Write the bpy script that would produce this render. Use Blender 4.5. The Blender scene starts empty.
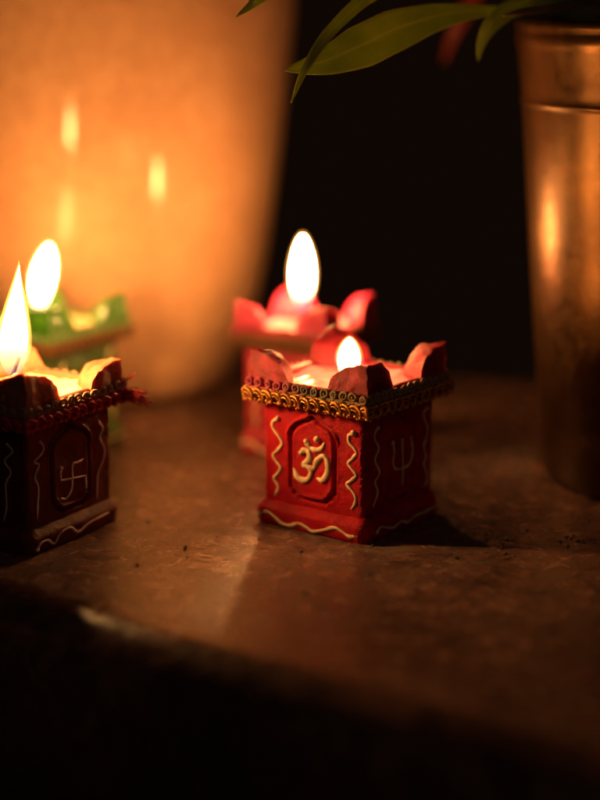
import bpy, bmesh, math, random
import numpy as np
from mathutils import Vector, Matrix, noise
random.seed(7)
PI = math.pi
U = 0.01                                    # modelled in centimetres, linked in metres
scene = bpy.context.scene
COL = scene.collection

# ------------------------------------------------------------------ helpers
def link(name, verts, faces, mats, parent=None, smooth=True, fmat=None, bevel=None):
    me = bpy.data.meshes.new(name)
    me.from_pydata([(v[0]*U, v[1]*U, v[2]*U) for v in verts], [], faces)
    for m in (mats if isinstance(mats, (list, tuple)) else [mats]):
        me.materials.append(m)
    if fmat is not None:
        me.polygons.foreach_set('material_index', fmat)
    me.polygons.foreach_set('use_smooth', [smooth]*len(me.polygons))
    me.update()
    o = bpy.data.objects.new(name, me)
    COL.objects.link(o)
    if parent is not None: o.parent = parent
    return o

def empty(name, loc, yaw, label, cat, group=None):
    o = bpy.data.objects.new(name, None)
    COL.objects.link(o)
    o.empty_display_size = 0.01
    o.location = (loc[0]*U, loc[1]*U, loc[2]*U)
    o.rotation_euler = (0, 0, math.radians(yaw))
    o['label'] = label; o['category'] = cat
    if group: o['group'] = group
    return o

class MB:
    """collects shapes into one mesh"""
    def __init__(s): s.v = []; s.f = []
    def add(s, v, f):
        k = len(s.v); s.v += [tuple(p) for p in v]; s.f += [tuple(i+k for i in q) for q in f]
    def tube(s, pts, rad, n=8, flat=None, closed=False):
        """pts: list of Vectors; rad: number or list; flat=(normal vector, factor) squashes along a direction"""
        pts = [Vector(p) for p in pts]; m = len(pts)
        r = rad if isinstance(rad, (list, tuple)) else [rad]*m
        v = []; prev = None
        for i, p in enumerate(pts):
            if closed: t = pts[(i+1) % m]-pts[i-1]
            else: t = pts[min(i+1, m-1)]-pts[max(i-1, 0)]
            if t.length < 1e-9: t = Vector((0, 0, 1))
            t.normalize()
            if prev is None:
                a = Vector((0, 0, 1)) if abs(t.z) < .9 else Vector((1, 0, 0))
                nrm = (a-t*a.dot(t)).normalized()
            else:
                nrm = prev-t*prev.dot(t)
                nrm = nrm.normalized() if nrm.length > 1e-9 else prev
            prev = nrm; b = t.cross(nrm)
            for k in range(n):
                an = 2*PI*k/n
                q = (nrm*math.cos(an)+b*math.sin(an))*r[i]
                if flat is not None:
                    fn, ff = flat
                    q = q-fn*q.dot(fn)*(1-ff)
                v.append(p+q)
        f = []
        for i in range(m if closed else m-1):
            j = (i+1) % m
            for k in range(n):
                f.append((i*n+k, i*n+(k+1) % n, j*n+(k+1) % n, j*n+k))
        if not closed:
            f.append(tuple(range(n))[::-1]); f.append(tuple((m-1)*n+k for k in range(n)))
        s.add(v, f)
    def ball(s, c, r, sc=(1, 1, 1), nu=8, nv=6, rough=0, seed=0):
        c = Vector(c); v = [c+Vector((0, 0, r*sc[2]))]
        for i in range(1, nv):
            th = PI*i/nv
            for k in range(nu):
                ph = 2*PI*k/nu
                d = Vector((math.sin(th)*math.cos(ph), math.sin(th)*math.sin(ph), math.cos(th)))
                rr = r*(1+rough*noise.noise(d*1.7+Vector((seed, 0, 0))))
                v.append(c+Vector((d.x*sc[0], d.y*sc[1], d.z*sc[2]))*rr)
        v.append(c-Vector((0, 0, r*sc[2])))
        f = [(0, 1+k, 1+(k+1) % nu) for k in range(nu)]
        for i in range(nv-2):
            for k in range(nu):
                a = 1+i*nu
                f.append((a+k, a+nu+k, a+nu+(k+1) % nu, a+(k+1) % nu))
        a = 1+(nv-2)*nu; e = len(v)-1
        f += [(a+k, e, a+(k+1) % nu) for k in range(nu)]
        s.add(v, f)
    def ring(s, c, R, r, ax, up, n=12, k=6):
        """torus centred at c lying in the plane of ax and up"""
        c = Vector(c)
        s.tube([c+ax*R*math.cos(2*PI*i/n)+up*R*math.sin(2*PI*i/n) for i in range(n)], r, k, closed=True)
    def link(s, name, mat, parent=None, smooth=True):
        return link(name, s.v, s.f, mat, parent, smooth)

def catmull(pts, n=6):
    pts = [Vector(p) for p in pts]
    P = [pts[0]*2-pts[1]]+pts+[pts[-1]*2-pts[-2]]
    out = []
    for i in range(1, len(P)-2):
        a, b, c, d = P[i-1:i+3]
        for k in range(n):
            t = k/n
            out.append(.5*((2*b)+(c-a)*t+(2*a-5*b+4*c-d)*t*t+(3*b-a-3*c+d)*t**3))
    out.append(pts[-1])
    return out

def lathe(prof, n=96, wob=0, seed=0):
    v = []; f = []
    for i, (r, z) in enumerate(prof):
        for k in range(n):
            a = 2*PI*k/n
            rr = r
            if wob and r > 0.01:
                rr = r*(1+wob*noise.noise(Vector((math.cos(a)*1.3, math.sin(a)*1.3, z*.18+seed))))
            v.append((rr*math.cos(a), rr*math.sin(a), z))
    for i in range(len(prof)-1):
        for k in range(n):
            f.append((i*n+k, i*n+(k+1) % n, (i+1)*n+(k+1) % n, (i+1)*n+k))
    return v, f

# ------------------------------------------------------------------ materials
def new_mat(name):
    m = bpy.data.materials.new(name); m.use_nodes = True
    nt = m.node_tree
    for n in list(nt.nodes): nt.nodes.remove(n)
    out = nt.nodes.new('ShaderNodeOutputMaterial')
    return m, nt, out

def N(nt, typ, **kw):
    n = nt.nodes.new('ShaderNode'+typ)
    for k, v in kw.items():
        if k.startswith('_'): setattr(n, k[1:], v)
        else: n.inputs[k.replace('__', ' ')].default_value = v
    return n

def ramp(nt, src, stops):
    r = nt.nodes.new('ShaderNodeValToRGB')
    while len(r.color_ramp.elements) < len(stops): r.color_ramp.elements.new(.5)
    for e, (p, c) in zip(r.color_ramp.elements, stops):
        e.position = p; e.color = (*c, 1) if len(c) == 3 else c
    nt.links.new(src, r.inputs[0])
    return r

def coords(nt, scale=1.0):
    """object coordinates in centimetres"""
    t = nt.nodes.new('ShaderNodeTexCoord')
    m = nt.nodes.new('ShaderNodeVectorMath'); m.operation = 'SCALE'
    m.inputs['Scale'].default_value = 100*scale
    nt.links.new(t.outputs['Object'], m.inputs[0])
    return m.outputs[0]

def painted(name, c1, c2, c3, rough=.45, scale=1.6, bump=.5, coat=0.0, sub=0.0, spec=.5, chips=.0):
    """hand painted clay: blotchy pigment, small pits, brush grain"""
    m, nt, out = new_mat(name)
    co = coords(nt)
    n1 = N(nt, 'TexNoise', Scale=scale, Detail=6.0, Roughness=.65); nt.links.new(co, n1.inputs['Vector'])
    n2 = N(nt, 'TexNoise', Scale=scale*9, Detail=5.0, Roughness=.7); nt.links.new(co, n2.inputs['Vector'])
    r1 = ramp(nt, n1.outputs['Fac'], [(.3, c2), (.55, c1), (.75, c3)])
    # flecks of bare clay
    r2 = ramp(nt, n2.outputs['Fac'], [(.66-chips, (0, 0, 0)), (.72-chips, (1, 1, 1))])
    mix = N(nt, 'MixRGB', Color2=(c2[0]*.55+.02, c2[1]*.6+.012, c2[2]*.6+.006, 1)); nt.links.new(r1.outputs[0], mix.inputs['Color1']); nt.links.new(r2.outputs[0], mix.inputs['Fac'])
    b = N(nt, 'BsdfPrincipled'); nt.links.new(mix.outputs[0], b.inputs['Base Color'])
    rr = N(nt, 'MapRange'); rr.inputs['To Min'].default_value = rough-.14; rr.inputs['To Max'].default_value = rough+.2
    nt.links.new(n2.outputs['Fac'], rr.inputs[0]); nt.links.new(rr.outputs[0], b.inputs['Roughness'])
    b.inputs['Coat Weight'].default_value = coat; b.inputs['Coat Roughness'].default_value = .25
    b.inputs['Specular IOR Level'].default_value = spec
    if sub:
        b.inputs['Subsurface Weight'].default_value = sub
        b.inputs['Subsurface Radius'].default_value = (1, .35, .2)
        b.inputs['Subsurface Scale'].default_value = .004
    n3 = N(nt, 'TexNoise', Scale=22.0, Detail=4.0, Roughness=.6); nt.links.new(co, n3.inputs['Vector'])
    bp = N(nt, 'Bump', Strength=bump, Distance=.0004); nt.links.new(n3.outputs['Fac'], bp.inputs['Height'])
    bp2 = N(nt, 'Bump', Strength=bump*.8, Distance=.0012); nt.links.new(n1.outputs['Fac'], bp2.inputs['Height']); nt.links.new(bp.outputs[0], bp2.inputs['Normal'])
    nt.links.new(bp2.outputs[0], b.inputs['Normal'])
    nt.links.new(b.outputs[0], out.inputs[0])
    return m

M = {}
M['red'] = painted('red_lacquer_clay', (.50, .002, .012), (.30, .0015, .008), (.58, .003, .018), rough=.33, coat=.0, spec=.2, bump=1.0)
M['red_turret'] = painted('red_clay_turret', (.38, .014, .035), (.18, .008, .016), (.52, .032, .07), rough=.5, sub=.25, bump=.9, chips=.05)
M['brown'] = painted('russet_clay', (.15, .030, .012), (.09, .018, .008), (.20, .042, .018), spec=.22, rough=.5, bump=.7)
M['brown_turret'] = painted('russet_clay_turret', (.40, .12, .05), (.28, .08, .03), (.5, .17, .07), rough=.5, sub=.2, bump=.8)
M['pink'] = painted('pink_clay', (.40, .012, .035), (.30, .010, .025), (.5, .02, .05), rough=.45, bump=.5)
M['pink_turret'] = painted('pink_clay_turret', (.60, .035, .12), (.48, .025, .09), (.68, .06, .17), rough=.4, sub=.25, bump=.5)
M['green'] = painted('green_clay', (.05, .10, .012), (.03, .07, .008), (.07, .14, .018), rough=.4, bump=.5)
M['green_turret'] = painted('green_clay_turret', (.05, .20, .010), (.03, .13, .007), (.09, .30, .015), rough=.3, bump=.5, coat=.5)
M['cream'] = painted('cream_paint', (.78, .62, .36), (.66, .5, .28), (.82, .7, .45), rough=.4, bump=.2)
M['pale'] = painted('pale_paint', (.80, .62, .50), (.62, .46, .36), (.84, .7, .6), rough=.5, bump=.2)

def metal_thread(name, c1, c2, rough=.35, metallic=.85, sc=9.0):
    m, nt, out = new_mat(name)
    co = coords(nt)
    n1 = N(nt, 'TexNoise', Scale=sc, Detail=3.0); nt.links.new(co, n1.inputs['Vector'])
    r = ramp(nt, n1.outputs['Fac'], [(.35, c1), (.65, c2)])
    b = N(nt, 'BsdfPrincipled', Metallic=metallic, Roughness=rough); nt.links.new(r.outputs[0], b.inputs['Base Color'])
    w = N(nt, 'TexNoise', Scale=40.0, Detail=2.0); nt.links.new(co, w.inputs['Vector'])
    bp = N(nt, 'Bump', Strength=.7, Distance=.0003); nt.links.new(w.outputs['Fac'], bp.inputs['Height']); nt.links.new(bp.outputs[0], b.inputs['Normal'])
    nt.links.new(b.outputs[0], out.inputs[0])
    return m
M['gold'] = metal_thread('gold_thread', (.42, .17, .035), (.70, .33, .08), .36)
M['dull_gold'] = metal_thread('dull_gold_thread', (.16, .08, .025), (.28, .14, .045), .5, .5)
M['red_thread'] = metal_thread('red_thread', (.45, .015, .03), (.6, .03, .05), .6, 0)

def yarn(name, stops, wobble=.25):
    """dyed loops whose colour runs along the trim (object x in cm)"""
    m, nt, out = new_mat(name)
    co = coords(nt)
    sx = nt.nodes.new('ShaderNodeSeparateXYZ'); nt.links.new(co, sx.inputs[0])
    mr = N(nt, 'MapRange'); mr.inputs['From Min'].default_value = -2.6; mr.inputs['From Max'].default_value = 2.6
    nt.links.new(sx.outputs[0], mr.inputs[0])
    n1 = N(nt, 'TexNoise', Scale=3.0, Detail=2.0); nt.links.new(co, n1.inputs['Vector'])
    ma = N(nt, 'Math', _operation='MULTIPLY_ADD'); ma.inputs[1].default_value = wobble; nt.links.new(n1.outputs['Fac'], ma.inputs[0]); nt.links.new(mr.outputs[0], ma.inputs[2])
    r = ramp(nt, ma.outputs[0], stops)
    b = N(nt, 'BsdfPrincipled', Roughness=.6); nt.links.new(r.outputs[0], b.inputs['Base Color'])
    b.inputs['Sheen Weight'].default_value = .3
    w = N(nt, 'TexNoise', Scale=45.0, Detail=2.0); nt.links.new(co, w.inputs['Vector'])
    bp = N(nt, 'Bump', Strength=.8, Distance=.0003); nt.links.new(w.outputs['Fac'], bp.inputs['Height']); nt.links.new(bp.outputs[0], b.inputs['Normal'])
    nt.links.new(b.outputs[0], out.inputs[0])
    return m
M['yarn_red'] = yarn('magenta_to_green_yarn', [(.0, (.42, .01, .06)), (.42, (.36, .012, .05)), (.55, (.16, .05, .02)), (.7, (.08, .09, .02)), (1, (.30, .16, .04))])
M['yarn_brown'] = yarn('russet_yarn', [(.0, (.3, .14, .04)), (1, (.34, .17, .05))])
M['yarn_pink'] = yarn('pink_yarn', [(.0, (.45, .03, .06)), (1, (.4, .06, .05))])
M['yarn_green'] = yarn('green_yarn', [(.0, (.06, .2, .02)), (1, (.1, .22, .03))])

def wax_mat(name, c, sub=.8):
    m, nt, out = new_mat(name)
    co = coords(nt)
    n1 = N(nt, 'TexNoise', Scale=1.4, Detail=4.0); nt.links.new(co, n1.inputs['Vector'])
    r = ramp(nt, n1.outputs['Fac'], [(.3, (c[0]*.8, c[1]*.7, c[2]*.6)), (.7, c)])
    b = N(nt, 'BsdfPrincipled', Roughness=.28); nt.links.new(r.outputs[0], b.inputs['Base Color'])
    b.inputs['Subsurface Weight'].default_value = sub
    b.inputs['Subsurface Radius'].default_value = (1, .5, .25)
    b.inputs['Subsurface Scale'].default_value = .006
    bp = N(nt, 'Bump', Strength=.4, Distance=.001); nt.links.new(n1.outputs['Fac'], bp.inputs['Height']); nt.links.new(bp.outputs[0], b.inputs['Normal'])
    nt.links.new(b.outputs[0], out.inputs[0])
    return m
M['wax_pink'] = wax_mat('salmon_wax', (.86, .40, .50))
M['wax_cream'] = wax_mat('cream_wax', (.88, .66, .38))

def flame_mat(name, strength, h, lo=.02, hi=.32, col=(1, .44, .13), stops=None):
    """a burning gas: it adds light and lets what is behind show at its thin base"""
    m, nt, out = new_mat(name)
    co = coords(nt)
    sx = nt.nodes.new('ShaderNodeSeparateXYZ'); nt.links.new(co, sx.inputs[0])
    mr = N(nt, 'MapRange'); mr.inputs['From Min'].default_value = 0; mr.inputs['From Max'].default_value = h
    nt.links.new(sx.outputs[2], mr.inputs[0])
    r = ramp(nt, mr.outputs[0], stops or [(0, (lo*.15,)*3), (hi*.45, (lo,)*3), (hi, (.55,)*3), (min(hi+.25, .95), (1, 1, 1))])
    rc = ramp(nt, mr.outputs[0], [(0, (.35, .30, .9)), (hi*.5, (1, .42, .25)), (hi, col)])
    mu = N(nt, 'Math', _operation='MULTIPLY'); mu.inputs[1].default_value = strength; nt.links.new(r.outputs[0], mu.inputs[0])
    e = N(nt, 'Emission'); nt.links.new(rc.outputs[0], e.inputs['Color']); nt.links.new(mu.outputs[0], e.inputs['Strength'])
    t = N(nt, 'BsdfTransparent')
    a = nt.nodes.new('ShaderNodeAddShader'); nt.links.new(e.outputs[0], a.inputs[0]); nt.links.new(t.outputs[0], a.inputs[1])
    nt.links.new(a.outputs[0], out.inputs[0])
    return m

m, nt, out = new_mat('burnt_wick')
b = N(nt, 'BsdfPrincipled', Roughness=.9); b.inputs['Base Color'].default_value = (.02, .012, .01, 1)
w = N(nt, 'TexNoise', Scale=900.0); bp = N(nt, 'Bump', Strength=.6, Distance=.0004); nt.links.new(w.outputs['Fac'], bp.inputs['Height']); nt.links.new(bp.outputs[0], b.inputs['Normal'])
nt.links.new(b.outputs[0], out.inputs[0]); M['wick'] = m

# ------------------------------------------------------------------ clay lamp
def perimeter(h, step, r=.13):
    """rounded square: list of (x, y, nx, ny, u, face)"""
    out = []
    ex = [(1, 0), (0, 1), (-1, 0), (0, -1)]; nn = [(0, -1), (1, 0), (0, 1), (-1, 0)]
    k = max(2, int(round(2*(h-r)/step)))
    for fc in range(4):
        e, n = ex[fc], nn[fc]
        for i in range(k+1):
            u = -(h-r)+2*(h-r)*i/k
            out.append((n[0]*h+e[0]*u, n[1]*h+e[1]*u, n[0], n[1], u, fc))
        c = (n[0]*(h-r)+e[0]*(h-r), n[1]*(h-r)+e[1]*(h-r))
        for a in (22.5, 45, 67.5):
            t = math.radians(a)
            d = (n[0]*math.cos(t)+e[0]*math.sin(t), n[1]*math.cos(t)+e[1]*math.sin(t))
            out.append((c[0]+d[0]*r, c[1]+d[1]*r, d[0], d[1], h+9, fc))
    return out

ARCH = [(-.93, 1.38), (-.93, 3.15), (-.84, 3.36), (-.66, 3.54), (-.42, 3.67), (-.2, 3.74), (-.08, 3.84), (0, 3.87), (.08, 3.84),
        (.2, 3.74), (.42, 3.67), (.66, 3.54), (.84, 3.36), (.93, 3.15), (.93, 1.38), (.80, 1.32), (.78, 1.18), (.62, 1.12), (.55, 1.00),
        (-.55, 1.00), (-.62, 1.12), (-.78, 1.18), (-.80, 1.32)]
def arch_sdf(u, z):
    P = np.stack([u, z], 1); d = np.full(len(u), 1e9); ins = np.zeros(len(u), bool)
    for i in range(len(ARCH)):
        a = np.array(ARCH[i]); b = np.array(ARCH[(i+1) % len(ARCH)])
        ab = b-a; t = np.clip(((P-a)@ab)/(ab@ab), 0, 1)
        d = np.minimum(d, np.linalg.norm(P-a-t[:, None]*ab, axis=1))
        c = (a[1] > P[:, 1]) != (b[1] > P[:, 1])
        with np.errstate(divide='ignore', invalid='ignore'):
            xi = (b[0]-a[0])*(P[:, 1]-a[1])/(b[1]-a[1])+a[0]
        ins ^= c & (P[:, 0] < xi)
    return np.where(ins, -d, d)
def bumpf(d, c, w):
    return np.exp(-((d-c)/w)**2)
def relief(u, z):
    d = arch_sdf(u, z)
    up = np.clip((z-2.9)/.4, 0, 1)
    dn = np.clip((1.7-z)/.3, 0, 1)
    g = -.13*bumpf(d, -.04, .055)                  # pressed groove
    g += .09*bumpf(d, .07, .06)*(.15+.85*up)       # lip over the arch
    g += .05*bumpf(d, -.19, .055)*(.35+.65*dn)     # raised rim of the plaque
    g += np.where(d < -.1, .015, 0)
    return g

def skin(h, zs, prof, step, amp, seed, carve=False):
    """sweeps a profile round the rounded square. prof: list of (offset, z)"""
    pr = perimeter(h, step); n = len(pr); v = []; f = []
    arr = np.array([p[4] for p in pr])
    for (off, z) in prof:
        g = relief(np.where(np.abs(arr) > h, 5, arr), np.full(n, z)) if carve else np.zeros(n)
        for i, (x, y, nx, ny, u, fc) in enumerate(pr):
            P = Vector((x, y, z))
            corner = 1.0 if abs(u) > h-.16 else .35
            q = amp*corner*(noise.noise(P*1.3+Vector((seed, 3, 1)))*1.2+noise.noise(P*4.5+Vector((seed, 8, 2)))*.6+noise.noise(P*11+Vector((2, seed, 5)))*.3)
            if abs(u) > h-.05 and carve: q -= .07*max(0, noise.noise(P*7+Vector((seed, fc, 0)))-.12)+.02*noise.noise(P*19)
            o = off+g[i]+q
            sxy = 1.0
            v.append(((x+nx*o)*sxy, (y+ny*o)*sxy, (z+q*.5)))
    for j in range(len(prof)-1):
        for i in range(n):
            k = (i+1) % n
            f.append((j*n+i, j*n+k, (j+1)*n+k, (j+1)*n+i))
    return v, f, n

def scaled(v, s, sz): return [(x*s, y*s, z*sz) for x, y, z in v]

def face_point(fc, u, z, h):
    ex = [(1, 0), (0, 1), (-1, 0), (0, -1)][fc]; nn = [(0, -1), (1, 0), (0, 1), (-1, 0)][fc]
    return Vector((nn[0]*h+ex[0]*u, nn[1]*h+ex[1]*u, z)), Vector((nn[0], nn[1], 0))

H_BODY, H_BASE, H_CORN = 2.0, 2.23, 2.30
def make_diya(label, loc, yaw, s, sz, mb, mt, wax, yrn, braid, seed, fine, strokes, flame, wick, line_mat, turret_h=(.90, .88, .93, .84)):
    root = empty('clay_diya', loc, yaw, label, 'oil lamp', 'square clay diya lamps on the stone ledge')
    step = .032 if fine else .09
    # body
    zs = np.arange(.60, 4.06, step)
    v, f, n = skin(H_BODY, 0, [(0, z) for z in zs], step, .035, seed, carve=True)
    body = link('body', scaled(v, s, sz), f, mb, root)
    # plinth
    st2 = .08 if fine else .2
    pp = [(-.25, .80), (-.02, .80), (.03, .79), (.07, .745), (.12, .69), (.17, .63), (.215, .57), (.24, .50), (.235, .38), (.225, .24), (.21, .10), (.185, .02), (.15, 0)]
    v, f, n = skin(H_BODY, 0, [(o, z) for o, z in pp], st2, .075, seed+5)
    for i in range(n): v[(len(pp)-1)*n+i] = (*v[(len(pp)-1)*n+i][:2], 0.0)
    f.append(tuple((len(pp)-1)*n+i for i in range(n))[::-1]); f.append(tuple(range(n)))
    link('plinth', scaled(v, s, sz), f, mb, root)
    # cornice with the bowl inside
    pp = [(-.10, 3.98), (.02, 4.0), (.09, 4.06), (.17, 4.14), (.23, 4.25), (.27, 4.36), (.28, 4.55), (.29, 4.75), (.27, 4.86), (.22, 4.92), (.1, 4.92),
          (0, 4.90), (-.10, 4.86), (-.17, 4.75), (-.22, 4.5), (-.35, 4.2), (-.7, 3.95)]
    v, f, n = skin(H_BODY, 0, pp, st2, .05, seed+9)
    f.append(tuple((len(pp)-1)*n+i for i in range(n)))
    link('cornice', scaled(v, s, sz), f, [mb, mt], root, fmat=[1 if j//n >= 10 else 0 for j in range(len(f))])
    # corner turrets: quarter domes with two flat outer sides
    for q, (sx, sy) in enumerate(((1, -1), (1, 1), (-1, 1), (-1, -1))):
        bm = bmesh.new(); nr, na = 16, 14
        R, Ht, z0 = 1.48, turret_h[q], 4.80
        lay = {}
        def tv(i, j, k):      # i radial, j angle, k height layer
            r = i/nr; a = PI/2*j/na
            lobe = 1-.10*math.sin(2*a)
            h = Ht*max(0, 1-r**2.6)**.55*(1+.05*math.sin(5*a+q))
            if r < .3: h += .05*(1-r/.3)
            x, y = R*lobe*r*math.cos(a), R*lobe*r*math.sin(a)
            z = z0+(h+.13)*k
            p = Vector((x, y, z))
            d = noise.noise_vector(p*1.6+Vector((seed*3+q*7, 1, 2)))*.09+noise.noise_vector(p*4+Vector((seed, q, 2)))*.055+noise.noise_vector(p*12+Vector((seed, q, 2)))*.026
            if k == 0: d.z = 0
            p += d
            c = H_CORN-.02
            return (sx*(c-p.x), sy*(c-p.y), p.z)
        def getv(i, j, k):
            if i == 0: j = 0
            key = (i, j, round(k, 3))
            if key not in lay: lay[key] = bm.verts.new(tv(i, j, k))
            return lay[key]
        def quad(*vs):
            u_ = []
            for w_ in vs:
                if w_ not in u_: u_.append(w_)
            if len(u_) > 2:
                try: bm.faces.new(u_)
                except ValueError: pass
        for i in range(nr):
            for j in range(na):
                quad(getv(i, j, 1), getv(i+1, j, 1), getv(i+1, j+1, 1), getv(i, j+1, 1))
                quad(getv(i, j, 0), getv(i, j+1, 0), getv(i+1, j+1, 0), getv(i+1, j, 0))
        ks = [x/8 for x in range(9)]
        for k0, k1 in zip(ks, ks[1:]):
            for i in range(nr):
                for j in (0, na):
                    quad(getv(i, j, k0), getv(i+1, j, k0), getv(i+1, j, k1), getv(i, j, k1))
            for j in range(na):
                quad(getv(nr, j, k0), getv(nr, j+1, k0), getv(nr, j+1, k1), getv(nr, j, k1))
        bmesh.ops.recalc_face_normals(bm, faces=bm.faces)
        for e in bm.edges:
            if len(e.link_faces) == 2 and e.calc_face_angle(0) > math.radians(50): e.smooth = False
        for vv in bm.verts: vv.co = Vector((vv.co.x*s*U, vv.co.y*s*U, vv.co.z*sz*U))
        for ff in bm.faces: ff.smooth = True
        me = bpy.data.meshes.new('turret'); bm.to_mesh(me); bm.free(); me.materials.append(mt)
        o = bpy.data.objects.new('turret', me); COL.objects.link(o); o.parent = root
    # wax filling
    g = 40 if fine else 24; v = []; f = []; hw = 1.86
    for i in range(g+1):
        for j in range(g+1):
            x, y = -hw+2*hw*i/g, -hw+2*hw*j/g
            rr = math.hypot(x, y)
            edge = max(abs(x), abs(y))/hw
            z = 4.62+.20*edge**6+.09*noise.noise(Vector((x*1.1, y*1.1, seed)))+.12*math.exp(-(rr/.5)**2)+.05*noise.noise(Vector((x*3, y*3, seed+4)))
            v.append((x, y, z))
    for i in range(g):
        for j in range(g):
            a = i*(g+1)+j; f.append((a, a+g+1, a+g+2, a+1))
    k = len(v); v += [(x, y, 4.1) for x, y in ((-hw, -hw), (hw, -hw), (hw, hw), (-hw, hw))]
    e = [[j*(g+1) for j in range(g+1)], [g*(g+1)+j for j in range(g+1)], [(g-j)*(g+1)+g for j in range(g+1)], [g-j for j in range(g+1)]]
    for q in range(4): f.append(tuple(e[q])+(k+(q+1) % 4, k+q))
    f.append((k+3, k+2, k+1, k))
    link('wax', scaled(v, s, sz), f, wax, root)
    # braid: three-strand rope along the four sides
    mbr = MB(); L = H_CORN+.06; nseg = 26 if fine else 12
    zc = 4.38
    rb = random.Random(int(seed*10))
    for fc in range(4):
        ribbon = [face_point(fc, -L+2*L*i/40, zc+.02*math.sin(i*.9), L-.04)[0] for i in range(41)]
        for dz in (-.17, -.06, .06, .17):
            mbr.tube([p+Vector((0, 0, dz)) for p in ribbon], .07, 6)
        k = int(2*L/.37)
        for i in range(k+1):
            u0 = -L-.18+2*L*i/k
            j_ = rb.uniform(-.03, .03); sc_ = rb.uniform(.9, 1.12)
            arc = [(0, .02, .05), (.05, .13, .10), (.17, .19, .13), (.32, .15, .14), (.42, .03, .13), (.42, -.10, .10), (.33, -.17, .07), (.24, -.13, .06)]
            P3 = [face_point(fc, max(-L-.1, min(L+.1, u0+a_*sc_+j_)), zc+b_*sc_, L+c_-.02)[0] for a_, b_, c_ in arc]
            cm = catmull(P3, 3)
            mbr.tube(cm, [.062*(1-.35*abs(q/len(cm)-.45)) for q in range(len(cm))], 7)
            cm2 = catmull([face_point(fc, max(-L-.1, min(L+.1, u0+.02+a_*.72*sc_+j_)), zc-.04+b_*.6*sc_, L+c_)[0] for a_, b_, c_ in arc[:6]], 3)
            mbr.tube(cm2, .030, 5)
            for q in range(3):
                P, nn = face_point(fc, max(-L-.1, min(L+.1, u0+.20+.09*q+rb.uniform(-.03, .03))), zc-.15-.05*(q % 2)+rb.uniform(-.03, .03), L+.09)
                mbr.ball(P, rb.uniform(.042, .064), nu=8, nv=6)
    mbr.v = scaled(mbr.v, s, sz)
    mbr.link('braid', braid, root)
    # looped bead trim
    mbe = MB(); L = H_CORN+.07; zc = 4.80
    for fc in range(4):
        ex = Vector([(1, 0, 0), (0, 1, 0), (-1, 0, 0), (0, -1, 0)][fc])
        k = 13
        for i in range(k):
            u = -L+.12+(2*L-.24)*i/(k-1)+rb.uniform(-.035, .035)
            P, nn = face_point(fc, u, zc+.03*noise.noise(Vector((u*3, fc, seed))), L+.03)
            tilt = (ex+nn*(.35*random.random()-.1)).normalized()
            mbe.ring(P+Vector((0, 0, rb.uniform(-.03, .03))), rb.uniform(.095, .13), rb.uniform(.044, .058), tilt, Vector((rb.uniform(-.15, .15), rb.uniform(-.15, .15), 1)).normalized(), 12, 6)
            mbe.ball(P+nn*.03, .05, nu=6, nv=5)
        pts = [face_point(fc, -L+2*L*i/60, zc-.15+.025*math.sin(i*1.3), L)[0] for i in range(61)]
        mbe.tube(pts, .05, 6)
    mbe.v = scaled(mbe.v, s, sz)
    mbe.link('bead_trim', yrn, root)
    # raised paint strokes
    for (kind, fc, lines) in strokes:
        ms = MB()
        for ln in lines:
            pts2, r0, blob = ln
            hgt = H_BASE+.0 if kind == 'painted_wave' else H_BODY
            p3 = []
            for (u, z) in catmull([Vector((a, b_)) for a, b_ in pts2], 7):
                off = 0.0
                if kind == 'painted_wave' and z > .5: off = -(z-.5)*.75
                extra = .025 if kind == 'symbol' else .012
                P, nn = face_point(fc, u, z, hgt+off+extra+.03*noise.noise(Vector((u*1.3, z*1.3, seed)))*.3)
                p3.append(P)
            m_ = len(p3); r0 *= 1.1 if kind == 'symbol' and fc == 0 else .86
            rad = [r0*(1+.5*noise.noise(Vector((i*.17, seed+p3[0].x*3, fc)))+.25*noise.noise(Vector((i*.7, seed, fc))))*(1 if i < m_-4 else .55+.45*(m_-1-i)/4) for i in range(m_)]
            if blob:
                for i in range(min(5, m_)): rad[i] = max(rad[i], r0*blob*(1-.13*i))
            ms.tube(p3, rad, 8, flat=(nn, .6))
            ms.ball(p3[0], rad[0], nu=10, nv=7)
            ms.ball(p3[-1], rad[-1], nu=8, nv=6)
        ms.v = scaled(ms.v, s, sz)
        ms.link(kind, line_mat, root)
    # wick and flame
    (wx, wy, wz), (tx, ty, tz), wr = wick
    mw = MB(); a, b_ = Vector((wx, wy, wz)), Vector((tx, ty, tz))
    mid = (a+b_)/2+Vector((.05, 0, -.04))
    mw.tube(catmull([a, mid, b_], 8), [wr*(1.2-.5*i/16) for i in range(17)], 8)
    wk = mw.link('wick', M['wick'], root)
    (fx, fy, fz), fh, fw_, (lx, ly), pw, fm, tip = flame
    v = []; f = []; nr, nk = 40, 24
    for i in range(nr+1):
        t = i/nr
        r = fw_*(math.sin(PI*t**pw)**(.75 if tip else .62))*((1-t)**tip if tip else 1)
        if i == 0: r = fw_*.12
        r = max(r, .004)
        for k in range(nk):
            an = 2*PI*k/nk
            v.append((lx*t**1.4+r*math.cos(an), ly*t**1.4+r*math.sin(an), fh*t))
    for i in range(nr):
        for k in range(nk):
            f.append((i*nk+k, i*nk+(k+1) % nk, (i+1)*nk+(k+1) % nk, (i+1)*nk+k))
    f.append(tuple(range(nk))[::-1]); f.append(tuple(nr*nk+k for k in range(nk)))
    nf = len(f)
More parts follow.
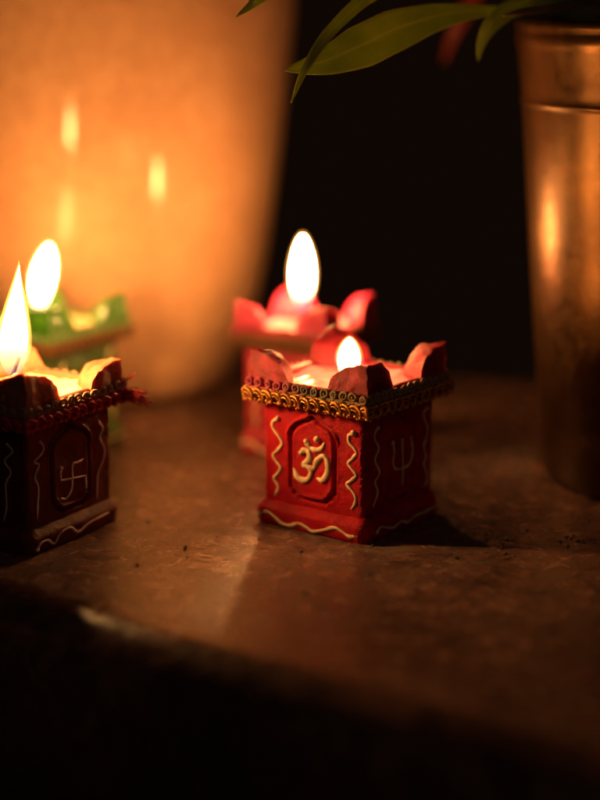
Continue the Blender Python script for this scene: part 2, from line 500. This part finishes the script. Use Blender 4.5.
    for kx, (gr, gz) in enumerate(((1.10, .035), (1.22, .07))):
        o_ = len(v)
        for i in range(nr+1):
            t = i/nr
            r = fw_*(math.sin(PI*t**pw)**(.75 if tip else .62))*((1-t)**tip if tip else 1)*gr+.015*(kx+1)*math.sin(PI*t)
            r = max(r, .004)
            for k in range(nk):
                an = 2*PI*k/nk
                v.append((lx*t**1.4+r*math.cos(an), ly*t**1.4+r*math.sin(an), fh*t*(1+gz)-fh*gz*.3))
        for i in range(nr):
            for k in range(nk):
                f.append((o_+i*nk+k, o_+i*nk+(k+1) % nk, o_+(i+1)*nk+(k+1) % nk, o_+(i+1)*nk+k))
    fl = link('flame', v, f, [fm, M['flame_veil']], root, fmat=[0 if q < nf else 1 for q in range(len(f))])
    fl.location = (fx*U, fy*U, fz*U)
    return root

LINE_L = [(-1.41, 3.59), (-1.60, 3.47), (-1.62, 3.25), (-1.38, 3.0), (-1.24, 2.77), (-1.44, 2.51), (-1.61, 2.34), (-1.48, 2.14), (-1.30, 1.95), (-1.46, 1.7), (-1.58, 1.53), (-1.41, 1.33), (-1.42, 1.16), (-1.55, .95)]
LINE_R = [(1.62, 3.57), (1.44, 3.46), (1.45, 3.23), (1.63, 3.09), (1.74, 2.93), (1.58, 2.72), (1.43, 2.55), (1.58, 2.37), (1.73, 2.2), (1.55, 2.01), (1.37, 1.84), (1.55, 1.69), (1.71, 1.5), (1.70, 1.28), (1.57, 1.07)]
WAVE_A = [(-1.97, .33), (-1.8, .42), (-1.6, .42), (-1.35, .3), (-1.1, .15), (-.75, .13), (-.4, .27), (-.1, .22), (.2, .11), (.65, .25), (1.05, .4), (1.35, .33), (1.65, .21), (1.95, .29)]
OM = [([(-.42, 2.62), (-.30, 2.72), (-.14, 2.64), (-.13, 2.42), (-.36, 2.22), (-.14, 2.16), (-.06, 1.93), (-.26, 1.70), (-.56, 1.74), (-.74, 2.02)], .085, 1.1),
      ([(-.10, 2.14), (.06, 2.16), (.18, 2.42), (.42, 2.62), (.60, 2.49), (.62, 2.1), (.42, 1.82), (.22, 1.84)], .085, 0),
      ([(-.23, 3.02), (-.10, 2.83), (.14, 2.78), (.36, 2.86), (.48, 3.04)], .08, 0),
      ([(.20, 3.15), (.23, 3.16)], .085, 0)]
BL = [(-1.21, 3.63), (-1.38, 3.47), (-1.37, 3.27), (-1.15, 2.95), (-1.36, 2.61), (-1.11, 2.15), (-1.35, 1.88), (-1.2, 1.51), (-1.42, 1.1)]
BR = [(1.62, 3.75), (1.42, 3.65), (1.45, 3.44), (1.66, 3.12), (1.62, 2.78), (1.46, 2.49), (1.62, 2.1), (1.47, 1.86), (1.65, 1.54), (1.66, 1.26), (1.53, 1.09)]
TRI = [([(-.38, 2.98), (-.30, 2.65), (-.36, 2.30), (-.22, 2.08), (.18, 2.0), (.58, 2.05), (.74, 2.3), (.76, 2.6), (.66, 2.97)], .052, 1.5),
       ([(.16, 2.97), (.2, 2.47), (.21, 1.9), (.20, 1.45)], .045, 1.3)]
BWAVE = [(-1.55, .3), (-1.32, .42), (-.95, .30), (-.6, .22), (-.15, .32), (.2, .2), (.7, .32), (1.2, .3), (1.95, .38)]

M['flame_veil'] = flame_mat('flame_outer_gas', 1.0, 2.6, lo=.02, hi=.35, col=(1, .36, .06))
fm_main = flame_mat('flame_gas_small', 38, 1.7, lo=.01, hi=.2)
fm_green = flame_mat('flame_gas_leaning', 36, 2.4, lo=.006, hi=.2)
fm_left = flame_mat('flame_gas_tall', 360, 3.6, lo=.0006, hi=.26, stops=[(0, (.0001,)*3), (.10, (.0007,)*3), (.19, (.0022,)*3), (.30, (.012,)*3), (.42, (.6,)*3), (.6, (1,)*3)])
fm_back = flame_mat('flame_gas_back', 150, 2.8, stops=[(0, (.0004,)*3), (.08, (.002,)*3), (.16, (.006,)*3), (.26, (.05,)*3), (.4, (.6,)*3), (.6, (1,)*3)])

make_diya('red clay diya with a cream Om sign on its lit side and gold braid', (1.615, 56.117, 0), -37.3, 1, 1,
          M['red'], M['red_turret'], M['wax_pink'], M['yarn_red'], M['gold'], 1.0, True,
          [('painted_line', 0, [(LINE_L, .062, 1.7)]), ('painted_line', 0, [(LINE_R, .066, 1.9)]), ('painted_wave', 0, [(WAVE_A, .066, 1.3)]), ('symbol', 0, OM),
           ('painted_line', 1, [(BL, .05, 1.6)]), ('painted_line', 1, [(BR, .05, 1.7)]), ('painted_wave', 1, [(BWAVE, .055, 1.5)]), ('symbol', 1, TRI)],
          ((-.1, .1, 4.72), 1.38, .36, (.03, 0), .9, fm_main, 0), ((-.1, .15, 4.6), (-.12, .15, 5.2), .06), M['cream'])

# left diya
SW = [([(-.51, 1.46), (-.3, 1.40), (-.1, 1.52), (.02, 1.75), (.05, 2.09), (.06, 2.38), (.12, 2.5), (.33, 2.49), (.60, 2.53)], .048, 1.2),
      ([(-.46, 2.49), (-.5, 2.3), (-.48, 2.08)], .048, 1.5), ([(-.48, 2.08), (.12, 2.0), (.66, 1.93)], .045, 0), ([(.66, 1.93), (.69, 1.62), (.68, 1.38)], .048, 0)]
L2 = [(-1.38, 3.60), (-1.23, 3.42), (-1.30, 3.2), (-1.66, 3.0), (-1.45, 2.84), (-1.66, 2.5), (-1.52, 2.1), (-1.58, 1.55), (-1.62, 1.1)]
R2 = [(1.40, 3.62), (1.60, 3.35), (1.44, 3.05), (1.66, 2.62), (1.60, 2.27), (1.32, 1.85), (1.26, 1.4), (1.24, 1.0)]
W2 = [(-1.95, .18), (-1.75, .36), (-1.45, .36), (-1.15, .16), (-.86, .42), (-.4, .48), (-.02, .22), (.5, .36), (1.1, .42), (1.5, .45)]
A2 = [(1.31, 3.58), (1.5, 3.35), (1.19, 3.0), (1.41, 2.65), (1.2, 2.23), (1.2, 1.46), (1.05, .95)]
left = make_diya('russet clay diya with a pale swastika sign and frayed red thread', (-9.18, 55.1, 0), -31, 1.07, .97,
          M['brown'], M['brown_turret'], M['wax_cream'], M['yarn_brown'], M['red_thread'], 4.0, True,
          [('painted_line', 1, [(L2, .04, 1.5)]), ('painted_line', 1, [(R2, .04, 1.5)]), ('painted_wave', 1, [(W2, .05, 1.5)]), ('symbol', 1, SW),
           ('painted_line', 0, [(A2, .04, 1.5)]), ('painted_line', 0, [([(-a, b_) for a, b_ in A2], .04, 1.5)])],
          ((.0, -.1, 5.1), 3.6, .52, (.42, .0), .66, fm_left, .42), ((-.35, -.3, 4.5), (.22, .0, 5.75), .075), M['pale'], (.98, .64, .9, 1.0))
# the loose thread ends at its right corner
mt_ = MB(); rnd = random.Random(3)
for i in range(26):
    p = Vector((H_CORN*1.07+.05, H_CORN*1.07-.12+rnd.uniform(-.2, .15), 4.28+rnd.uniform(-.16, .2)))
    pts = [p]; d = Vector((.10, .02+rnd.uniform(-.06, .06), rnd.uniform(-.05, .02))); ph = rnd.uniform(0, 6)
    for k in range(rnd.randint(5, 9)):
        p = p+d+Vector((.02*math.sin(k*2.1+ph), .06*math.sin(k*1.9+ph), .07*math.cos(k*2.2+ph))); pts.append(p)
    mt_.tube(catmull(pts, 4), rnd.uniform(.022, .034), 5)
for i in range(4):
    p = Vector((H_CORN*1.07+.02, H_CORN*1.07-.1*i, 4.72)); pts = [p]; ph = i*1.7
    for k in range(9):
        p = p+Vector((.05+.05*math.cos(k*1.4+ph), .02, .03+.07*math.sin(k*1.5+ph))); pts.append(p)
    mt_.tube(catmull(pts, 4), .014, 5)
th = mt_.link('loose_thread', M['red_thread'], left)
th['label'] = 'frayed red thread end'

# diya behind, pink
PL = [('painted_line', 0, [(LINE_L, .06, 1.6)]), ('painted_line', 0, [(LINE_R, .06, 1.6)]), ('painted_wave', 0, [(WAVE_A, .06, 1.3)]),
      ('painted_line', 1, [(BL, .05, 1.6)]), ('painted_line', 1, [(BR, .05, 1.7)]), ('painted_wave', 1, [(BWAVE, .055, 1.5)])]
make_diya('blurred pink clay diya with a tall upright flame behind the Om diya', (.22, 65.6, 0), -30, .85, .99,
          M['pink'], M['pink_turret'], M['wax_pink'], M['yarn_pink'], M['dull_gold'], 9.0, False, PL,
          ((-.1, -.1, 5.3), 2.85, .41, (.02, 0), .92, fm_back, 0), ((-.1, -.1, 4.5), (-.1, -.1, 5.6), .06), M['cream'])
# green diya
make_diya('blurred green clay diya with a leaning flame beside the big tan pot', (-9.8, 65.7, 0), -33, .99, 1.0,
          M['green'], M['green_turret'], M['wax_cream'], M['yarn_green'], M['dull_gold'], 13.0, False, PL,
          ((-.25, .1, 5.2), 2.7, .44, (.85, -.3), 1.05, fm_green, 0), ((-.25, .1, 4.5), (-.25, .1, 5.5), .06), M['cream'])

# ------------------------------------------------------------------ stone ledge
def stone(name='worn_stone', k=1.0, tint=1.0):
    m, nt, out = new_mat(name)
    co = coords(nt)
    def noi(sc, det=6, rg=.6, dist=0, vec=None):
        n = N(nt, 'TexNoise', Scale=sc, Detail=float(det), Roughness=rg, Distortion=dist)
        nt.links.new(vec or co, n.inputs['Vector']); return n.outputs['Fac']
    big = noi(.12, 6, .6, .6); mid = noi(1.3, 9, .72, .8); fin = noi(7, 6, .75)
    r1 = ramp(nt, big, [(.34, (.07, .03, .021)), (.5, (.17, .08, .053)), (.66, (.26, .135, .095))])
    r2 = ramp(nt, mid, [(.36, (.30, .27, .25)), (.5, (.92, .92, .92)), (.62, (1.5, 1.35, 1.15))])
    mx = N(nt, 'MixRGB', _blend_type='MULTIPLY', Fac=1.0); nt.links.new(r1.outputs[0], mx.inputs[1]); nt.links.new(r2.outputs[0], mx.inputs[2])
    # fine criss-cross scratches: three directions of very stretched noise
    last = mx.outputs[0]; hs = None
    for i, (ang, st, sc) in enumerate(((25, 9, 2.2), (-50, 12, 2.6), (80, 10, 2.0), (5, 16, 3.0))):
        mp = N(nt, 'Mapping'); mp.inputs['Rotation'].default_value = (0, 0, math.radians(ang)); mp.inputs['Scale'].default_value = (1, st, 1)
        nt.links.new(co, mp.inputs[0])
        warp = noi(.35, 2, .5)
        ad = nt.nodes.new('ShaderNodeVectorMath'); ad.operation = 'MULTIPLY_ADD'
        ad.inputs[1].default_value = (3, 3, 0); nt.links.new(warp, ad.inputs[0]); nt.links.new(mp.outputs[0], ad.inputs[2])
        s_ = noi(sc, 3, .6, .3, ad.outputs[0])
        rs = ramp(nt, s_, [(.60, (0, 0, 0)), (.70, (1, 1, 1))])
        mm = N(nt, 'MixRGB'); mm.inputs[2].default_value = (.30, .20, .13, 1) if i % 2 == 0 else (.10, .065, .045, 1)
        f_ = N(nt, 'Math', _operation='MULTIPLY'); f_.inputs[1].default_value = .85; nt.links.new(rs.outputs[0], f_.inputs[0])
        nt.links.new(f_.outputs[0], mm.inputs[0]); nt.links.new(last, mm.inputs[1]); last = mm.outputs[0]
        if hs is None: hs = rs.outputs[0]
        else:
            a_ = N(nt, 'Math', _operation='ADD'); nt.links.new(hs, a_.inputs[0]); nt.links.new(rs.outputs[0], a_.inputs[1]); hs = a_.outputs[0]
    r3 = ramp(nt, fin, [(.32, (.35, .33, .32)), (.42, (1, 1, 1))])
    m3 = N(nt, 'MixRGB', _blend_type='MULTIPLY', Fac=.7); nt.links.new(last, m3.inputs[1]); nt.links.new(r3.outputs[0], m3.inputs[2])
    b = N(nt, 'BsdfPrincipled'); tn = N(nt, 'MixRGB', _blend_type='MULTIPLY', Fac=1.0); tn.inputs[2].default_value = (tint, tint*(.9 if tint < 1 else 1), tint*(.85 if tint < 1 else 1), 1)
    nt.links.new(m3.outputs[0], tn.inputs[1]); nt.links.new(tn.outputs[0], b.inputs['Base Color'])
    rr = N(nt, 'MapRange'); rr.inputs['From Min'].default_value = .3; rr.inputs['From Max'].default_value = .7; rr.inputs['To Min'].default_value = .15; rr.inputs['To Max'].default_value = .33
    b.inputs['Specular IOR Level'].default_value = 1.0
    nt.links.new(mid, rr.inputs[0]); nt.links.new(rr.outputs[0], b.inputs['Roughness'])
    h1 = N(nt, 'Bump', Strength=.8*k, Distance=.0003); nt.links.new(hs, h1.inputs['Height'])
    h2 = N(nt, 'Bump', Strength=.08*k, Distance=.0006); nt.links.new(mid, h2.inputs['Height']); nt.links.new(h1.outputs[0], h2.inputs['Normal'])
    h3 = N(nt, 'Bump', Strength=.4*k, Distance=.0003); nt.links.new(fin, h3.inputs['Height']); nt.links.new(h2.outputs[0], h3.inputs['Normal'])
    nt.links.new(h3.outputs[0], b.inputs['Normal'])
    nt.links.new(b.outputs[0], out.inputs[0])
    return m
bm = bmesh.new()
poly = [(-42.2, 72.9), (38.0, 11.5), (48, 11.5), (48, 67.5), (-46, 96), (-46, 72.9)]
bot = [bm.verts.new((x*U, y*U, -6*U)) for x, y in poly]; top = [bm.verts.new((x*U, y*U, 0)) for x, y in poly]
bm.faces.new(top); bm.faces.new(bot[::-1])
for i in range(len(poly)):
    j = (i+1) % len(poly); bm.faces.new((bot[i], bot[j], top[j], top[i]))
bmesh.ops.recalc_face_normals(bm, faces=bm.faces)
bmesh.ops.bevel(bm, geom=[e for e in bm.edges if all(abs(v.co.z) < 1e-6 for v in e.verts)], offset=2.0*U, segments=20, profile=.5, affect='EDGES')
big = max(bm.faces, key=lambda q: q.calc_area()*(1 if q.normal.z > .9 else 0))
bmesh.ops.inset_region(bm, faces=[big], thickness=.3*U)
for f_ in bm.faces:
    f_.smooth = True
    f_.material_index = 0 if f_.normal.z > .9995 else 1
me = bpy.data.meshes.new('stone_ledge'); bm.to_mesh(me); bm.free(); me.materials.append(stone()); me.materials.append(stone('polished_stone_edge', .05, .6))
ledge = bpy.data.objects.new('stone_ledge', me); COL.objects.link(ledge)
ledge['kind'] = 'structure'; ledge['label'] = 'worn brown stone ledge with a rounded front edge under all the lamps'; ledge['category'] = 'ledge'

# crumbs and dust on the ledge
mc = MB(); rnd = random.Random(11)
def crumb(x, y, r):
    mc.ball((x, y, r*.45), r, (1, rnd.uniform(.6, 1), .55), 7, 5, .5, rnd.random()*50)
for (cx, cy, k, sp) in ((9.3, 53.2, 26, .8), (6.2, 54.2, 12, .5), (5.9, 52.0, 12, .7), (9, 56, 8, 1.6), (1, 50.5, 14, 2.6), (-3, 53, 10, 2.5), (5, 48, 10, 3)):
    for i in range(k): crumb(cx+rnd.gauss(0, sp), cy+rnd.gauss(0, sp*.8), abs(rnd.gauss(.03, .02))+.015)
m, nt, out = new_mat('dark_crumb')
b = N(nt, 'BsdfPrincipled', Roughness=.8); co = coords(nt); n1 = N(nt, 'TexNoise', Scale=2.0); nt.links.new(co, n1.inputs['Vector'])
r = ramp(nt, n1.outputs['Fac'], [(.4, (.03, .015, .01)), (.6, (.10, .06, .03))]); nt.links.new(r.outputs[0], b.inputs['Base Color']); nt.links.new(b.outputs[0], out.inputs[0])
cr = mc.link('ash_crumbs', m)
cr['kind'] = 'stuff'; cr['label'] = 'scattered dark crumbs and ash lying on the stone ledge'; cr['category'] = 'crumbs'

# ------------------------------------------------------------------ big tan pot
def pot_mat(name, c1, c2, c3, rough, metallic, coat, coat_r, bump):
    m, nt, out = new_mat(name)
    co = coords(nt)
    n1 = N(nt, 'TexNoise', Scale=.35, Detail=6.0, Roughness=.6); nt.links.new(co, n1.inputs['Vector'])
    n2 = N(nt, 'TexNoise', Scale=2.5, Detail=6.0, Roughness=.7); nt.links.new(co, n2.inputs['Vector'])
    r1 = ramp(nt, n1.outputs['Fac'], [(.3, c2), (.5, c1), (.7, c3)])
    r2 = ramp(nt, n2.outputs['Fac'], [(.3, (.78, .74, .7)), (.6, (1, 1, 1))])
    mx = N(nt, 'MixRGB', _blend_type='MULTIPLY', Fac=1.0); nt.links.new(r1.outputs[0], mx.inputs[1]); nt.links.new(r2.outputs[0], mx.inputs[2])
    b = N(nt, 'BsdfPrincipled', Metallic=metallic); nt.links.new(mx.outputs[0], b.inputs['Base Color'])
    rr = N(nt, 'MapRange'); rr.inputs['From Min'].default_value = .3; rr.inputs['From Max'].default_value = .7
    rr.inputs['To Min'].default_value = rough-.06; rr.inputs['To Max'].default_value = rough+.08
    nt.links.new(n2.outputs['Fac'], rr.inputs[0]); nt.links.new(rr.outputs[0], b.inputs['Roughness'])
    b.inputs['Coat Weight'].default_value = coat; b.inputs['Coat Roughness'].default_value = coat_r
    mp = N(nt, 'Mapping'); mp.inputs['Scale'].default_value = (1, 1, 1.5); nt.links.new(co, mp.inputs[0])
    n3 = N(nt, 'TexNoise', Scale=1.5, Detail=5.0); nt.links.new(mp.outputs[0], n3.inputs['Vector'])
    bp = N(nt, 'Bump', Strength=bump, Distance=.0006); nt.links.new(n3.outputs['Fac'], bp.inputs['Height']); nt.links.new(bp.outputs[0], b.inputs['Normal'])
    nt.links.new(b.outputs[0], out.inputs[0])
    return m
POT_TAN = pot_mat('glazed_tan', (.62, .37, .20), (.55, .32, .17), (.68, .42, .235), .62, 0, .32, .10, .10)
POT_TAN.node_tree.nodes['Principled BSDF'].inputs['Specular IOR Level'].default_value = .2
POT_BRASS = pot_mat('aged_brass', (.085, .041, .011), (.065, .031, .008), (.11, .053, .014), .33, .85, 0, .2, .14)
bp_ = empty('glazed_pot', (-9.6, 78.3, 0), 0, 'large plain tan glazed pot glowing in candlelight, behind the green diya', 'pot')
PS = .965
key = [(6.0, 0), (6.35, .12), (6.62, .4), (6.9, .9), (7.3, 1.7), (7.85, 3.2), (8.3, 5.2), (8.7, 7.8), (9.2, 11.5), (9.62, 15.4), (9.8, 17.2), (9.95, 19.3)]
prof = [(0, 0), (5.6, 0)]+[(p.x*(1-(1-PS)*min(1, p.y/2)), p.y) for p in catmull([Vector(q) for q in key], 8)]
v, f = lathe(prof, 160, .004)
link('body', v, f, POT_TAN, bp_)
v, f = lathe([(9.59, 19.3), (10.1, 19.35), (10.5, 19.6), (10.4, 20.3), (10.1, 20.5), (9.8, 20.4), (9.7, 19.5), (9.3, 16), (8.3, 8), (7, 2), (0, 1)], 160)
link('rim', v, f, POT_TAN, bp_)

# ------------------------------------------------------------------ potted plant on the right
pp_ = empty('potted_plant', (13.75, 61.3, 0), 0, 'plant with long arching strap leaves in a ribbed brass pot at the right', 'potted plant')
prof = [(0, 0), (4.55, 0), (4.8, .1), (4.95, .4), (4.98, 1.7), (5.02, 2.0), (5.10, 2.15), (5.14, 2.5), (5.44, 6), (5.74, 9.5), (6.02, 13.2), (6.035, 13.32), (6.07, 13.38), (6.085, 13.44), (6.07, 13.5), (6.06, 13.56), (6.08, 13.75), (6.12, 14.2),
        (6.24, 15.2), (6.28, 15.35)]
v, f = lathe(prof, 160, .006, 3)
pot = link('pot', v, f, POT_BRASS, pp_)
v, f = lathe([(6.28, 15.35), (6.3, 15.42), (6.315, 15.55), (6.31, 15.68), (6.3, 15.74), (6.3, 15.82), (6.33, 15.95), (6.35, 16.1), (6.28, 16.22), (6.1, 16.22), (5.98, 16.0), (5.7, 14.6), (5.4, 10), (0, 9.8)], 160, .006, 3)
link('rim', v, f, POT_BRASS, pot)
# soil
v = [(0, 0, 14.9)]; f = []; nr, na = 14, 48
for i in range(1, nr+1):
    for k in range(na):
        a = 2*PI*k/na; r_ = 5.68*i/nr
        x, y = r_*math.cos(a), r_*math.sin(a)
        v.append((x, y, 14.9+.35*noise.noise(Vector((x*.8, y*.8, 1)))+.2*noise.noise(Vector((x*3, y*3, 1)))))
for k in range(na): f.append((0, 1+k, 1+(k+1) % na))
for i in range(nr-1):
    for k in range(na): f.append((1+i*na+k, 1+(i+1)*na+k, 1+(i+1)*na+(k+1) % na, 1+i*na+(k+1) % na))
SOIL = painted('dark_soil', (.05, .03, .018), (.03, .018, .01), (.08, .05, .03), rough=.8, bump=1.0)
link('soil', v, f, SOIL, pp_)

def leaf_mat(name, c1, c2, vein, trans):
    m, nt, out = new_mat(name)
    t = nt.nodes.new('ShaderNodeUVMap')
    sx = nt.nodes.new('ShaderNodeSeparateXYZ'); nt.links.new(t.outputs[0], sx.inputs[0])
    co = coords(nt)
    n1 = N(nt, 'TexNoise', Scale=.9, Detail=5.0); nt.links.new(co, n1.inputs['Vector'])
    r1 = ramp(nt, n1.outputs['Fac'], [(.35, c1), (.65, c2)])
    wv = N(nt, 'Math', _operation='MULTIPLY'); wv.inputs[1].default_value = 26*PI; nt.links.new(sx.outputs[0], wv.inputs[0])
    sn = N(nt, 'Math', _operation='SINE'); nt.links.new(wv.outputs[0], sn.inputs[0])
    ab = N(nt, 'Math', _operation='SUBTRACT'); ab.inputs[1].default_value = .5; nt.links.new(sx.outputs[0], ab.inputs[0])
    aa = N(nt, 'Math', _operation='ABSOLUTE'); nt.links.new(ab.outputs[0], aa.inputs[0])
    rv = ramp(nt, aa.outputs[0], [(.0, (1, 1, 1)), (.05, (0, 0, 0)), (.47, (0, 0, 0)), (.495, (1, 1, 1))])
    mx = N(nt, 'MixRGB'); mx.inputs[2].default_value = (*vein, 1); nt.links.new(rv.outputs[0], mx.inputs[0]); nt.links.new(r1.outputs[0], mx.inputs[1])
    b = N(nt, 'BsdfPrincipled', Roughness=.38); nt.links.new(mx.outputs[0], b.inputs['Base Color'])
    tr = N(nt, 'BsdfTranslucent'); nt.links.new(mx.outputs[0], tr.inputs['Color'])
    ms = N(nt, 'MixShader', Fac=trans); nt.links.new(b.outputs[0], ms.inputs[1]); nt.links.new(tr.outputs[0], ms.inputs[2])
    bp = N(nt, 'Bump', Strength=.25, Distance=.0003); nt.links.new(sn.outputs[0], bp.inputs['Height']); nt.links.new(bp.outputs[0], b.inputs['Normal'])
    nt.links.new(ms.outputs[0], out.inputs[0])
    return m
LEAF = leaf_mat('strap_leaf_green', (.32, .40, .035), (.42, .5, .055), (.55, .58, .1), .5)
LEAF_RED = leaf_mat('reddish_leaf', (.16, .02, .01), (.2, .03, .012), (.2, .04, .015), .4)
LEAF_DRY = leaf_mat('dry_leaf', (.16, .10, .03), (.24, .14, .05), (.3, .16, .06), .3)
def leaf(path, mat, face=(0, -1, .25), cup=.22, th=.045, label=None, ox=13.75, oy=61.3):
    c = [(x-ox, y-oy, z, w) for x, y, z, w in path]
    n = 12
    P = catmull([Vector(q[:3]) for q in c], n)
    W = []
    for i in range(len(c)-1):
        for k in range(n):
            t = k/n; t2 = t if i else math.sqrt(t)*.5+.5*t
            W.append(c[i][3]*(1-t2)+c[i+1][3]*t2)
    W.append(c[-1][3])
    # smooth widths
    for _ in range(3): W = [W[0]]+[(W[i-1]+W[i]*2+W[i+1])/4 for i in range(1, len(W)-1)]+[W[-1]]
    v = []; f = []; uv = []; m = 9; F = Vector(face).normalized()
    L_ = len(P)
    for side in (0, 1):
        for i, p in enumerate(P):
            t = (P[min(i+1, L_-1)]-P[max(i-1, 0)]).normalized()
            wdir = t.cross(F).normalized(); nn = wdir.cross(t).normalized()
            for k in range(m):
                q = -1+2*k/(m-1)
                rip = .05*noise.noise(Vector((i*.12, q*1.5, ox+len(path))))
                e = th*(1-q*q*.8)*(.5-side)
                pt = p+wdir*(q*max(W[i], .012))+nn*(-cup*abs(q)**1.3*W[i]*1.0+rip+e)
                v.append(pt); uv.append((k/(m-1), i/L_))
    o_ = L_*m
    for i in range(L_-1):
        for k in range(m-1):
            a = i*m+k
            f.append((a, a+1, a+m+1, a+m)); f.append((o_+a, o_+a+m, o_+a+m+1, o_+a+1))
        for k in (0, m-1):
            a = i*m+k
            f.append((a, a+m, o_+a+m, o_+a) if k == 0 else (a+m, a, o_+a, o_+a+m))
    for i in (0, L_-1):
        for k in range(m-1):
            a = i*m+k; f.append((a, o_+a, o_+a+1, a+1))
    o = link('leaf', v, f, mat, pp_)
    ul = o.data.uv_layers.new(name='UVMap')
    for lp in o.data.loops: ul.data[lp.index].uv = uv[lp.vertex_index]
    if label: o['label'] = label
    return o
leaf([(-.47, 55.91, 14.71, 0), (.79, 56.49, 14.99, .44), (1.98, 57.11, 15.47, .72), (3.26, 58.27, 16.01, .70), (4.81, 59.39, 16.41, .43), (6.46, 60.96, 16.52, .17), (8.37, 62.2, 16.51, .15), (10.63, 62.6, 15.98, .14), (12.6, 61.8, 14.9, .14)], LEAF, face=(.1, -1, .35))
leaf([(-.28, 55.68, 13.73, 0), (.16, 55.92, 14.74, .13), (.79, 56.14, 15.72, .20), (1.6, 57.36, 16.5, .22), (2.35, 58.51, 17.06, .26), (3.65, 59.68, 17.64, .27), (5.83, 61.78, 17.85, .24), (9.06, 62.3, 17.3, .2), (11.6, 62.1, 16.4, .15), (13.2, 61.8, 14.9, .14)], LEAF, face=(.3, -1, 0))
leaf([(-2.05, 57.32, 16.34, 0), (-1.6, 57.4, 16.69, .13), (-1.06, 57.51, 17.15, .26), (.33, 58.73, 17.98, .39), (2.65, 59.95, 18.8, .46), (6.17, 62.02, 18.85, .34), (9.41, 62.5, 18.2, .24), (12.2, 62.1, 16.8, .18), (13.6, 61.6, 14.9, .15)], LEAF)
leaf([(6.0, 60.04, 14.82, 0), (6.14, 60.2, 15.48, .17), (6.51, 60.35, 16.13, .30), (7.31, 60.9, 16.68, .36), (8.4, 61.3, 16.98, .31), (9.76, 61.6, 17.0, .21), (11.5, 61.6, 16.2, .16), (12.9, 61.3, 14.9, .14)], LEAF, face=(-.2, -1, .3))
leaf([(6.63, 58.6, 16.36, 0), (7.46, 58.7, 16.55, .17), (8.6, 59.2, 16.68, .24), (9.9, 59.9, 16.8, .21), (11.5, 60.4, 16.3, .14), (13.0, 60.8, 14.9, .12)], LEAF_DRY, face=(0, -.7, 1), label='shrivelled brown leaf')
leaf([(6.05, 75.29, 14.13, 0), (6.30, 74.48, 15.07, .21), (6.67, 73.69, 16.06, .29), (7.12, 71.88, 17.1, .28), (8.55, 69.5, 18.2, .23), (11.5, 65.8, 18.2, .19), (13.4, 62.6, 16.4, .15), (13.7, 61.9, 14.9, .15)], LEAF_RED, label='reddish leaf hanging behind')

# ------------------------------------------------------------------ camera, world
cam = bpy.data.cameras.new('camera'); co_ = bpy.data.objects.new('camera', cam); COL.objects.link(co_)
cam.sensor_fit = 'VERTICAL'; cam.sensor_height = 36; cam.sensor_width = 27; cam.lens = 1750/800*36
co_.location = (0, 0, 17.2*U); co_.rotation_euler = (math.radians(90-13.2), 0, 0)
cam.clip_start = .02; cam.clip_end = 50
cam.dof.use_dof = True; cam.dof.focus_distance = 55.3*U
APERT = 2.3*U     # entrance pupil diameter
cam.dof.aperture_fstop = cam.lens/1000/APERT
cam.dof.aperture_blades = 0
scene.camera = co_
# added faint fill lamp for room ambience, from the right, behind the camera
ld = bpy.data.lights.new('fill_light', 'AREA'); ld.shape = 'DISK'; ld.size = .9; ld.energy = .36; ld.color = (1, .72, .60)
lo_ = bpy.data.objects.new('fill_light', ld); COL.objects.link(lo_)
lo_.location = (.35, -.45, .75); lo_.rotation_euler = (Vector((0, .55, .03))-Vector(lo_.location)).to_track_quat('-Z', 'Y').to_euler()
w = bpy.data.worlds.new('World'); scene.world = w; w.use_nodes = True
bg = w.node_tree.nodes['Background']; bg.inputs[0].default_value = (1, .42, .2, 1); bg.inputs[1].default_value = .0045
scene.view_settings.view_transform = 'Standard'; scene.view_settings.look = 'None'
scene.view_settings.exposure = 0; scene.view_settings.gamma = 1
scene.cycles.use_denoising = True
scene.cycles.max_bounces = 8; scene.cycles.transparent_max_bounces = 12
scene.cycles.sample_clamp_indirect = 8
scene.cycles.caustics_reflective = False; scene.cycles.caustics_refractive = False
